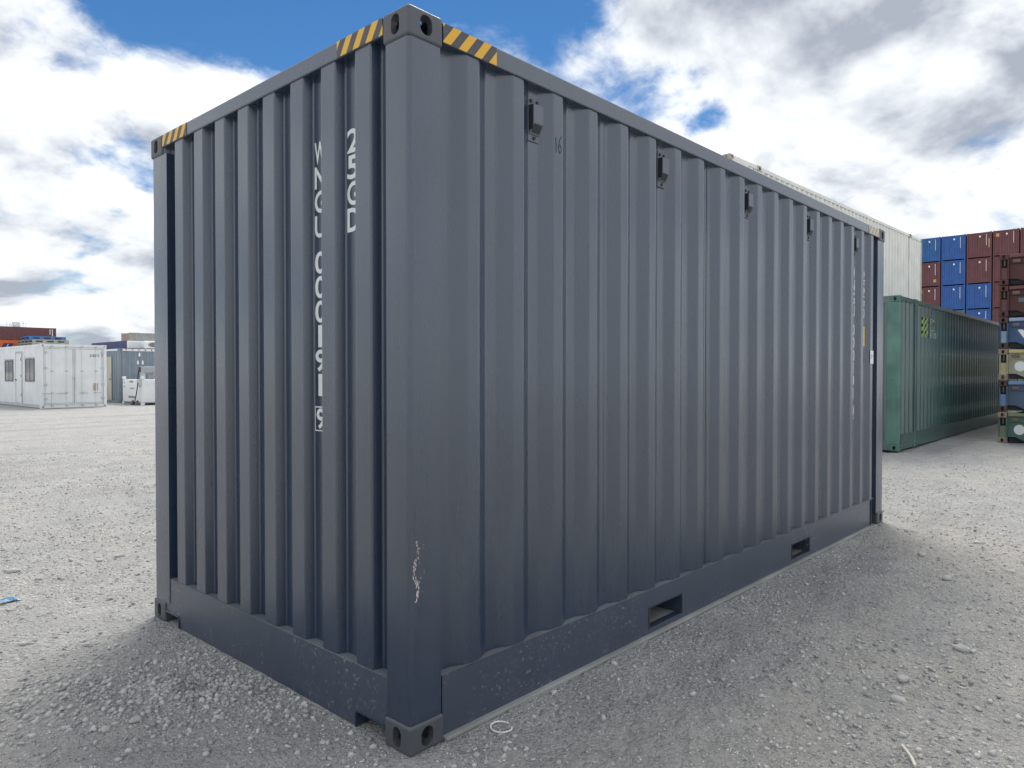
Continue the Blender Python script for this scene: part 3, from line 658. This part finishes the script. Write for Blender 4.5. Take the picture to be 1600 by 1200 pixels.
FR = [('green', (.08, .17, .135), (.20, .21, .13), 'disc', 'worn green folded flat rack with white disc, resting on the gravel'),
      ('steelblue', (.075, .125, .19), (.14, .26, .46), 'placard', 'steel-blue folded flat rack with bright blue post panel and white placard'),
      ('cream', (.37, .37, .27), (.50, .42, .22), 'disc2', 'cream folded flat rack with round white disc'),
      ('blue', (.055, .11, .22), (.26, .38, .50), 'halfdisc', 'blue folded flat rack with half white disc and pale post'),
      ('maroon', (.085, .03, .03), (.14, .055, .055), 'placard2', 'maroon folded flat rack with grey plate and white placard'),
      ('maroonb', (.085, .03, .03), (.14, .055, .055), 'placard', 'topmost maroon folded flat rack above the other flat racks')]
for i, (nm, c1, c2, st, lab) in enumerate(FR):
    castc = paint('rack_cast_'+('pale' if i in (0, 2) else 'brown'), (.34, .29, .22) if i in (0, 2) else (.10, .065, .055), .7, .25, rust=.5, bump=.3)
    if nm.startswith('maroon'): castc = paint('rack_cast_maroon', (.10, .04, .038), .65, .2, rust=.3, bump=.3)
    flat_rack(lab, (16.45, .66-2.438, .012+i*.662), paint('rack_'+nm, c1, .6, .25, rust=.25, streak=.4, bump=.2), paint('rack_panel_'+nm, c2, .6, .2, rust=.12, streak=.4), castc, st)

# ------------------------------------------------------------------ white site office container
M_OFF = paint('office_white', (.76, .78, .79), .45, .05, streak=.25, rust=.02); M_OFFD = paint('office_trim', (.50, .52, .53), .5, .1, streak=.2)
m_, nt_, b_ = nodes_of('window_glass'); b_.inputs['Base Color'].default_value = (.03, .04, .05, 1); b_.inputs['Roughness'].default_value = .06; M_GLASS = m_
M_CURT = paint('curtain', (.42, .44, .45), .8, .15, streak=0)
def site_office():
    A = thing('site_office_container', 'white container converted to a site office with windows and cargo doors', 'container', (6.86, 31.2, .05))
    L, W, H = 12.19, 2.438, 2.591       # length along +y, doors at y=0
    castm = M_OFF
    for ix in (0, 1):
        for iy in (0, 1):
            for iz in (0, 1):
                o = link('corner_casting', CAST, castm, A, (ix*W, iy*L, iz*H)); o.scale = (1-2*ix, 1-2*iy, 1-2*iz)
    MB().box(.03, .07, .10, L-.1, .14, H-.1).build('side_wall', M_OFF, A)
    for k in range(40):
        y = .25+k*.295
        if any(a < y < c for a, c in ((.7, 2.25), (2.4, 3.8), (3.85, 5.45), (7.05, 8.65))): continue
        MB().box(.022, .0299, y, y+.05, .15, H-.12).build('wall_rib', M_OFF, A)
    MB().box(W-.07, W-.03, .10, L-.1, .14, H-.1).build('side_wall', M_OFF, A); MB().box(.05, W-.05, .05, L-.05, H-.05, H-.03).build('roof', M_OFF, A); MB().box(.05, W-.05, L-.07, L-.03, .14, H-.1).build('end_wall', M_OFF, A)
    for x0 in (.004, W-.124):
        for y0 in (.004, L-.124): MB().rbox(x0, x0+.12, y0, y0+.12, .1185, H-.1185, .008, 1).build('corner_post', M_OFF, A)
        MB().box(x0+.01, x0+.075, .179, L-.179, H-.10, H-.01).build('top_side_rail', M_OFF, A); MB().box(x0+.01, x0+.075, .179, L-.179, .02, .15).build('bottom_side_rail', M_OFFD, A)
    MB().box(.163, W-.163, .008, .07, H-.115, H-.006).build('door_header', M_OFF, A); MB().box(.163, W-.163, .008, .07, .012, .14).build('door_sill', M_OFF, A)
    # cargo doors
    for i in range(2):
        x0 = .135+i*1.092; d = MB().rbox(x0, x0+1.075, .022, .06, .15, H-.125, .006, 1).build('cargo_door', M_OFF, A)
        f = MB(); t = .028
        f.box(x0+.03, x0+1.045, .016, .0219, .19, .19+t); f.box(x0+.03, x0+1.045, .016, .0219, H-.20, H-.20+t); f.box(x0+.03, x0+.03+t, .016, .0219, .2181, H-.2001); f.box(x0+1.045-t, x0+1.045, .016, .0219, .2181, H-.2001); f.build('door_frame', M_OFFD, d)
        for q in (.28, .80):
            xr = x0+q; MB().tube([(xr, -.012, .10), (xr, -.012, H-.08)], .017, 8).build('lock_rod', M_OFF, d)
            for z in (.11, .62, 1.5, H-.10): MB().rbox(xr-.045, xr+.045, -.03, .0215, z-.03, z+.03, .005, 1).build('rod_bracket', M_OFFD, d)
            s_ = -1 if q > .5 else -1; MB().rbox(xr-.36 if i == 0 else xr-.12, xr if i == 0 else xr+.2, -.038, -.026, .585, .615, .004, 1).build('rod_handle', M_OFFD, d)
        xh = x0-.02 if i == 0 else x0+1.075-.09
        for z in (.38, .95, 1.62, 2.25): MB().rbox(xh, xh+.13, -.004, .0215, z-.045, z+.045, .005, 1).build('hinge', M_OFFD, d)
    MB().box(1.885+.03, 2.07+.03, .008, .0155, .70, 1.0).build('vent_grille', paint('beige_grille', (.40, .36, .24), .6, .1), A)
    MB().box(1.17, 1.27, -.02, .0155, 1.16, 1.24).build('lock_box', M_OFFD, A)
    bb = MB(); hstring(bb, '210871 3', lambda u, v: (u, .0145, v), 1.80, 2.09, .046, .11, .35); bb.build('number_marking', M_SEAL, A)
    # windows and personnel door on the long side
    def window(y0, y1, z0, z1):
        w = MB(); t = .05
        w.box(.0, .045, y0, y1, z0, z0+t); w.box(.0, .045, y0, y1, z1-t, z1); w.box(.0, .045, y0, y0+t, z0+t, z1-t); w.box(.0, .045, y1-t, y1, z0+t, z1-t); w.box(.005, .04, (y0+y1)/2-.022, (y0+y1)/2+.022, z0+t, z1-t)
        o = w.build('window', paint('window_frame', (.10, .11, .12), .5, .1, streak=0), A)
        MB().box(.012, .02, y0+t, (y0+y1)/2-.023, z0+t, z1-t).build('pane', M_GLASS, o); MB().box(.012, .02, (y0+y1)/2+.023, y1-t, z0+t, z1-t).build('pane', M_GLASS, o)
        MB().box(.0215, .0285, y0+t, y0+(y1-y0)*.30, z0+t, z1-t).build('curtain', M_CURT, o)
        MB().box(-.03, .028, y0-.06, y1+.06, z1+.03, z1+.055).build('rain_hood', M_OFFD, o)
    window(.86, 2.10, 1.07, 2.0); window(4.0, 5.3, 1.06, 1.97); window(7.2, 8.5, 1.06, 1.97)
    d = MB().rbox(.004, .0299, 2.68, 3.50, .17, 2.26, .006, 1).build('personnel_door', M_OFF, A)
    f = MB(); f.box(-.004, .0299, 2.60, 2.675, .15, 2.34); f.box(-.004, .0299, 3.505, 3.58, .15, 2.34); f.box(-.004, .0299, 2.676, 3.504, 2.265, 2.34); f.build('door_frame', M_OFFD, d)
    MB().rbox(-.05, .0035, 3.39, 3.45, 1.10, 1.16, .01, 1).build('door_handle', M_BOLT, d)
    for z in (.5, 1.3, 2.0): MB().box(-.012, .0035, 2.68, 2.72, z-.06, z+.06).build('hinge', M_SEAL, d)
site_office()
# grey office container
M_GB = paint('grey_blue_paint', (.20, .245, .29), .45, .08, streak=.25); M_CRM = paint('cream_door', (.52, .49, .40), .5, .06, streak=.15)
def grey_office():
    B = thing('grey_office_container', 'grey-blue corrugated container with cream personnel door and white roof trim behind the fuel tank', 'container', (10.97, 34.66, .04))
    W, L, H = 2.438, 6.058, 2.591        # long along +y, short face at y=0
    for ix in (0, 1):
        for iy in (0, 1):
            for iz in (0, 1):
                o = link('corner_casting', CAST, M_GB, B, (ix*W, iy*L, iz*H)); o.scale = (1-2*ix, 1-2*iy, 1-2*iz)
    sheet(corr(.1, W-.1, .16, .278, .11, .04, .036), lambda s, d, z: (s, .014+d, z), .14, H-.1).build('end_wall', M_GB, B)
    sheet(corr(.1, L-.1, .16, .278, .072, .068, .036)[::-1], lambda s, d, z: (.014+d, s, z), .14, H-.1).build('side_wall', M_GB, B)
    MB().box(W-.06, W-.03, .1, L-.1, .14, H-.1).build('side_wall', M_GB, B); MB().box(.1, W-.1, L-.06, L-.03, .14, H-.1).build('end_wall', M_GB, B); MB().box(.05, W-.05, .05, L-.05, H-.05, H-.03).build('roof', M_GB, B)
    for x0 in (.004, W-.124):
        for y0 in (.004, L-.124): MB().rbox(x0, x0+.12, y0, y0+.12, .1185, H-.1185, .008, 1).build('corner_post', M_GB, B)
        MB().box(x0+.01, x0+.07, .179, L-.179, .02, .15).build('bottom_side_rail', M_GB, B); MB().box(x0+.01, x0+.07, .179, L-.179, H-.10, H-.012).build('top_side_rail', M_OFF, B)
    for y0 in (.006, L-.066): MB().box(.163, W-.163, y0, y0+.06, .02, .15).build('bottom_end_rail', M_GB, B); MB().box(.163, W-.163, y0, y0+.06, H-.11, H-.008).build('top_end_rail', M_OFF, B)
    d = MB().rbox(-.012, .010, .95, 1.80, .12, 2.22, .006, 1).build('personnel_door', M_CRM, B); MB().rbox(-.06, -.0125, 1.02, 1.08, 1.12, 1.17, .01, 1).build('door_handle', M_BOLT, d)
    bb = MB(); fz = lambda u, v: (u, .010, v)
    for u, v in ((.93, 2.32), (.86, 1.94), (1.08, 1.94)): bb.add([fz(u-.05, v-.09), fz(u+.05, v-.09), fz(u+.03, v+.09), fz(u-.03, v+.09)], [(0, 1, 2, 3)])
    bb.build('painted_mark', M_WHITE, B)
    for k in range(7): MB().rbox(.30+k*.29, .36+k*.29, -.004, .0055, H-.075, H-.03, .004, 1).build('roof_bolt', M_SEAL, B)
grey_office()
nb = thing('roof_box', 'long navy blue box with white end lying on the grey container roof', 'box', (11.55, 35.2, 2.602))
MB().rbox(0, .75, .15, 5.0, .06, .44, .02, 1).build('lid', paint('navy_paint', (.012, .022, .11), .5, .1), nb); MB().rbox(.02, .73, .0, .145, .06, .42, .02, 1).build('end_cap', M_OFF, nb)
for y in (.5, 2.6, 4.6): MB().box(-.03, .78, y, y+.1, 0, .0595).build('skid', M_OFFD, nb)
ac = thing('air_conditioner', 'white roof air conditioner with oval grille on the grey container', 'air conditioner', (12.15, 34.72, 2.602))
MB().rbox(0, .95, 0, .7, .05, .42, .06, 2).build('housing', M_OFF, ac)
g_ = MB().prism([(.47+.30*math.cos(t*.3927), .24+.12*math.sin(t*.3927)) for t in range(16)], lambda u, v, w: (u, w, v), -.012, -.001).build('oval_grille', paint('grille_grey', (.30, .30, .29), .6, .1), ac)
for k in range(5): MB().box(.26+.0, .70, -.018, -.0125, .155+k*.04, .165+k*.04).build('grille_bar', M_SEAL, g_)
for x in (.05, .8): MB().box(x, x+.1, .05, .65, 0, .052).build('foot', M_OFFD, ac)
# fuel tank with dispenser
tk = thing('fuel_tank', 'white cube fuel tank with pump box and black hoses on top', 'fuel tank', (10.80, 31.5, .045))
def fuel_tank():
    X, Y, H = 2.3, 2.3, 1.14
    MB().rbox(.02, X-.02, .02, Y-.02, .12, H, .03, 2).build('tank_body', M_OFF, tk)
    for x0 in (.0, X-.14):
        for y0 in (.0, Y-.14):
            MB().rbox(x0, x0+.14, y0, y0+.14, 0, .119, .01, 1).build('foot', M_OFF, tk); MB().rbox(x0, x0+.14, y0, y0+.14, H+.001, H+.13, .02, 1).build('lifting_lug', M_OFF, tk)
    for y in (.4, .95): MB().box(-.0, .0195, y, y+.2, .125, .2).build('fork_slot', M_INSIDE, tk)
    fx = lambda u, v: (.0165, -u, v)
    for s_, u, v, w, h, mt in (('5000', -1.38, 1.0, .09, .08, M_SEAL), ('DIESEL', -1.5, .30, .10, .09, M_SEAL), ('FUEL', -1.3, .70, .10, .07, paint('print_blue', (.05, .16, .42), .5, .1)), ('UN', -2.1, .78, .08, .06, M_CHALK), ('3', -2.05, .95, .08, .06, M_CHALK)):
        bb = MB()
        for q in range(len(s_)): dashes(bb, fx, u+q*w*1.25, v+h, w*.8, h, 1, 1)
        bb.build('tank_marking', mt, tk)
    MB().box(.010, .0170, .18, .30, .78, .98).build('label_plate', paint('beige_grille', (.40, .36, .24), .6, .1), tk)
    p = MB().rbox(.25, .75, .40, 1.0, H+.30, H+.58, .02, 1).build('dispenser_box', paint('pump_grey', (.36, .39, .41), .5, .1), tk)
    MB().box(.2475, .2495, .72, .98, H+.33, H+.56).build('display_window', M_BLACK, p)
    for x in (.30, .68): MB().box(x, x+.04, .45, .95, H-.01, H+.2995).build('pump_stand', M_OFFD, tk)
    MB().rbox(.85, 1.35, .15, .65, H+.001, H+.30, .03, 2).build('pump_motor', M_CREAMC, tk)
    MB().rbox(.08, .20, .10, .40, H-.35, H+.12, .02, 1).build('nozzle_holster', M_OFFD, tk) if False else MB().rbox(-.10, .015, .04, .26, H-.28, H+.02, .02, 1).build('nozzle_holster', M_OFFD, tk)
    def hose(p0, p1, out, low, nm='hose'):
        P = [];
        for k in range(17):
            t = k/16; q = Vector(p0).lerp(Vector(p1), t); q += Vector(out)*math.sin(math.pi*t); q.z = q.z*(1) - low*math.sin(math.pi*t)**.8; q.z = max(q.z, .03); P.append(q)
        MB().tube(P, .022, 8).build(nm, M_BLACK, tk)
    hose((.24, .95, H+.40), (-.11, .10, H-.14), (-.2, .35, 0), 1.75); hose((1.1, .14, H+.20), (.6, -.03, .2), (.25, -.25, 0), .55)
    MB().tube([(.9, .3, H+.301), (.9, .3, H+.75)], .02, 8).build('vent_pipe', M_OFF, tk); MB().tube([(1.1, .5, H+.301), (1.1, .5, H+.80)], .02, 8).build('vent_pipe', M_OFF, tk)
fuel_tank()
# ------------------------------------------------------------------ far containers on the left
M_ORANGE = paint('orange_paint', (.62, .13, .025), .5, .1, streak=.25); M_FGREY = paint('far_grey_paint', (.34, .35, .34), .5, .1, streak=.2); M_PINK = paint('pinkish_grey', (.36, .29, .25), .6, .15)
FX = Vector((44.55, 165.50, 0))
for i, (mm, nm) in enumerate(((M_MAROON, 'grey-green'), (M_TEAL, 'x'), (M_ORANGE, 'orange'), (M_MAROON, 'maroon'))):
    lab = ['maroon container at the foot of the far stack beyond the white office', 'grey-green container under the orange one in the far stack', 'orange container with dark blue slanted logo in the far stack', 'maroon container on top of the far stack with roof equipment'][i]
    r_ = yard_container('shipping_container', lab, 12.192, 2.438, 2.591, mm, (FX.x-12.192, FX.y, .04+i*2.606), 'containers stacked far beyond the white office', detail=False)
    if i == 2:
        fl = lambda u, v: (u, .0105, v)
        MB().add([fl(2.75, .95), fl(4.4, .95), fl(4.9, 1.95), fl(3.25, 1.95)], [(0, 1, 2, 3)]).build('logo_panel', paint('logo_navy', (.03, .03, .16), .5, .1), r_); MB().add([(u, .0085, v) for u, v in ((3.6, 1.1), (3.72, 1.1), (4.05, 1.8), (3.93, 1.8))], [(0, 1, 2, 3)]).build('logo_slash', M_WHITE, r_)
    if i == 3:
        bb = MB(); fl = lambda u, v: (u, .0105, v); dashes(bb, fl, 11.5, 2.3, .16, .2, .27, 7); dashes(bb, fl, 11.1, 2.3, .16, .2, .27, 4); bb.build('code_marking', M_WHITE, r_)
ru = thing('roof_equipment', 'small pale machine with posts on the far maroon container roof', 'machine', (FX.x-7.2, FX.y+.6, .04+4*2.606))
MB().rbox(.0, 1.2, 0, 1.0, 0, 1.0, .05, 1).build('cabinet', M_OFF, ru)
for k, (x, h) in enumerate(((-1.0, .8), (-.6, .7), (-.3, .85), (1.5, .9), (1.8, 1.4), (2.1, .7))): MB().tube([(x, .3, 0), (x+.1*k % .2, .3, h)], .04, 6).build('post', M_OFFD, ru)
MB().tube([(1.5, .3, .85), (2.4, .3, .75)], .05, 6).build('arm', M_OFFD, ru)
# flat racks on plain containers beyond the office
M_FR = paint('far_rack_grey', (.34, .33, .30), .6, .2, rust=.1); M_FRB = paint('far_rack_blue', (.03, .17, .42), .5, .1)
FQ = Vector((37.60, 154.58, 0)); PWF = 2.52
def far_rack(label, loc, mat):
    r = thing('flat_rack', label, 'flat rack', loc, 0, 'folded flat racks far beyond the white office')
    L, W, H = 6.058, 2.438, .60
    MB().box(0, L, 0, .12, .0, H).build('side_beam', mat, r); MB().box(0, L, W-.12, W, .0, H).build('side_beam', mat, r); MB().box(.25, L-.25, .121, W-.121, H-.16, H-.04).build('deck', mat, r)
    for x0 in (0, L-.2): MB().box(x0+.002, x0+.198, .121, W-.121, H-.10, H-.002).build('end_beam', mat, r); MB().box(x0+.002, x0+.198, .121, W-.121, .002, .08).build('end_beam', mat, r)
    for k in range(3): MB().box(.6+k*1.8, 1.7+k*1.8, -.004, -.001, .12, .40).build('side_slot', M_INSIDE, r)
    MB().box(.9, 1.0, .2, W-.2, .1, H-.17).build('bulkhead', M_INSIDE, r)
for c_ in range(4):
    y = FQ.y+c_*PWF
    for k in range(2): yard_container('shipping_container', 'plain grey container %s in the %s column under the far flat racks' % ('standing on the ground' if k == 0 else 'carried one level up', ordn[c_]), 6.058, 2.438, 2.896, M_FGREY, (FQ.x, y, .04+k*2.905), 'plain grey containers under the far flat racks', detail=False)
    for k in range(3): far_rack('grey folded flat rack with dark open end, %s layer, %s column' % (['lowest', 'middle', 'uppermost'][k], ordn[c_]), (FQ.x, y, .04+2*2.905+k*.604), M_FR)
for c_ in range(2): far_rack('bright blue folded flat rack on top of the grey ones, %s column' % ordn[c_], (FQ.x-.5, FQ.y+c_*PWF, .04+2*2.905+3*.604), M_FRB)
GP = Vector((28.40, 81.78, 0))
for k in range(2):
    r_ = yard_container('shipping_container', ['lower pale grey container of the pair behind the roof air conditioner', 'upper pale grey container of the pair behind the roof air conditioner'][k], 12.192, 2.438, 2.896, M_FGREY, (GP.x, GP.y, .04+k*2.905), 'pale grey containers two high beyond the fuel tank', detail=False)
    for ch_ in r_.children:
        if ch_.name.startswith(('end_wall', 'corner_post')): ch_.material_slots[0].link = 'OBJECT'; ch_.material_slots[0].material = M_PINK

# ------------------------------------------------------------------ litter and stones on the ground
def gz(x, y): return float(ground_z(x, y))
x, y = (0.419, -0.088)
ring = MB().tube([(x+.045*math.cos(t), y+.045*math.sin(t), gz(x+.045*math.cos(t), y+.045*math.sin(t))+.006) for t in np.linspace(0, 5.6, 28)], .0035, 6).build('plastic_ring', M_WHITE)
tag(ring, 'thin white plastic ring lying on gravel beside the near container corner', 'ring')
x, y = (-0.527, 3.412)
def crumple(x, y, s, seed, mat, name, label, cat):
    r = random.Random(seed); b = MB(); n = 7; V = [];
    for i in range(n):
        for j in range(n): V.append((x+(i/(n-1)-.5)*s*1.5+r.uniform(-.01, .01), y+(j/(n-1)-.5)*s*.7+r.uniform(-.01, .01), gz(x, y)+.008+r.random()*s*.28*math.sin(math.pi*i/(n-1))))
    b.add(V, [(i*n+j, (i+1)*n+j, (i+1)*n+j+1, i*n+j+1) for i in range(n-1) for j in range(n-1)])
    return tag(b.build(name, mat), label, cat)
crumple(x, y, .075, 3, paint('blue_plastic', (.22, .42, .68), .35, .6, streak=.9), 'plastic_litter', 'crumpled scrap of blue plastic on the pale dusty ground', 'litter')
P = [(1.399, -1.366), (1.348, -1.397), (1.287, -1.428), (1.232, -1.455)]
tag(MB().tube([(a, c, gz(a, c)+.012+.004*k) for k, (a, c) in enumerate(P)], .0058, 7).build('stick', paint('dry_wood', (.55, .52, .47), .8, .25)), 'short pale dry stick lying on the gravel', 'stick')
spots = [(4.190, -0.948, 0.05), (2.676, -1.327, 0.045), (2.115, -1.185, 0.038), (1.843, -1.241, 0.04), (2.474, -0.874, 0.022), (1.577, -1.507, 0.022), (1.196, -0.314, 0.018), (2.506, -0.499, 0.02), (2.703, -0.088, 0.02), (1.386, -0.999, 0.02), (1.740, -0.687, 0.018), (3.162, -1.372, 0.025), (2.317, -1.587, 0.022), (0.405, 4.182, 0.04), (0.260, 4.189, 0.035), (-0.304, 4.249, 0.05), (-0.241, 3.880, 0.03), (-0.114, 2.507, 0.022), (-0.448, 2.199, 0.03), (-0.330, 2.098, 0.02), (-0.676, 2.474, 0.03), (-0.413, 1.114, 0.022), (-0.609, 1.066, 0.03), (-0.715, 1.100, 0.03), (-0.345, 0.845, 0.024), (-0.453, 1.281, 0.024), (-0.224, 0.671, 0.018), (-0.169, 0.335, 0.02), (-0.052, 1.154, 0.02), (-0.212, 1.220, 0.025), (4.778, -0.645, 0.04), (5.608, -0.899, 0.05), (4.809, -1.245, 0.04), (5.759, -0.308, 0.05)]
stone_meshes = []
for i in range(6):
    r = np.random.default_rng(50+i); bm = bmesh.new(); bmesh.ops.create_icosphere(bm, subdivisions=2, radius=1.0)
    for v in bm.verts: v.co *= 1+.22*math.sin(v.co.x*3+i)*math.cos(v.co.y*2.3+i*2)+r.uniform(-.07, .07)
    stone_meshes.append(from_bm(bm))
M_ROCK = stone_mat('stone_surface', (.28, .28, .285), (.44, .435, .42))
for i, (u, v, s) in enumerate(spots):
    x, y = u, v; o = link('stone', stone_meshes[i % 6], M_ROCK, None, (x, y, gz(x, y)+s*.12)); o.scale = (s*.9, s*.7, s*.45); o.rotation_euler = (0, 0, i*1.7)
    tag(o, 'larger loose grey stone lying on the gravel yard', 'stone', 'larger loose stones on the yard')
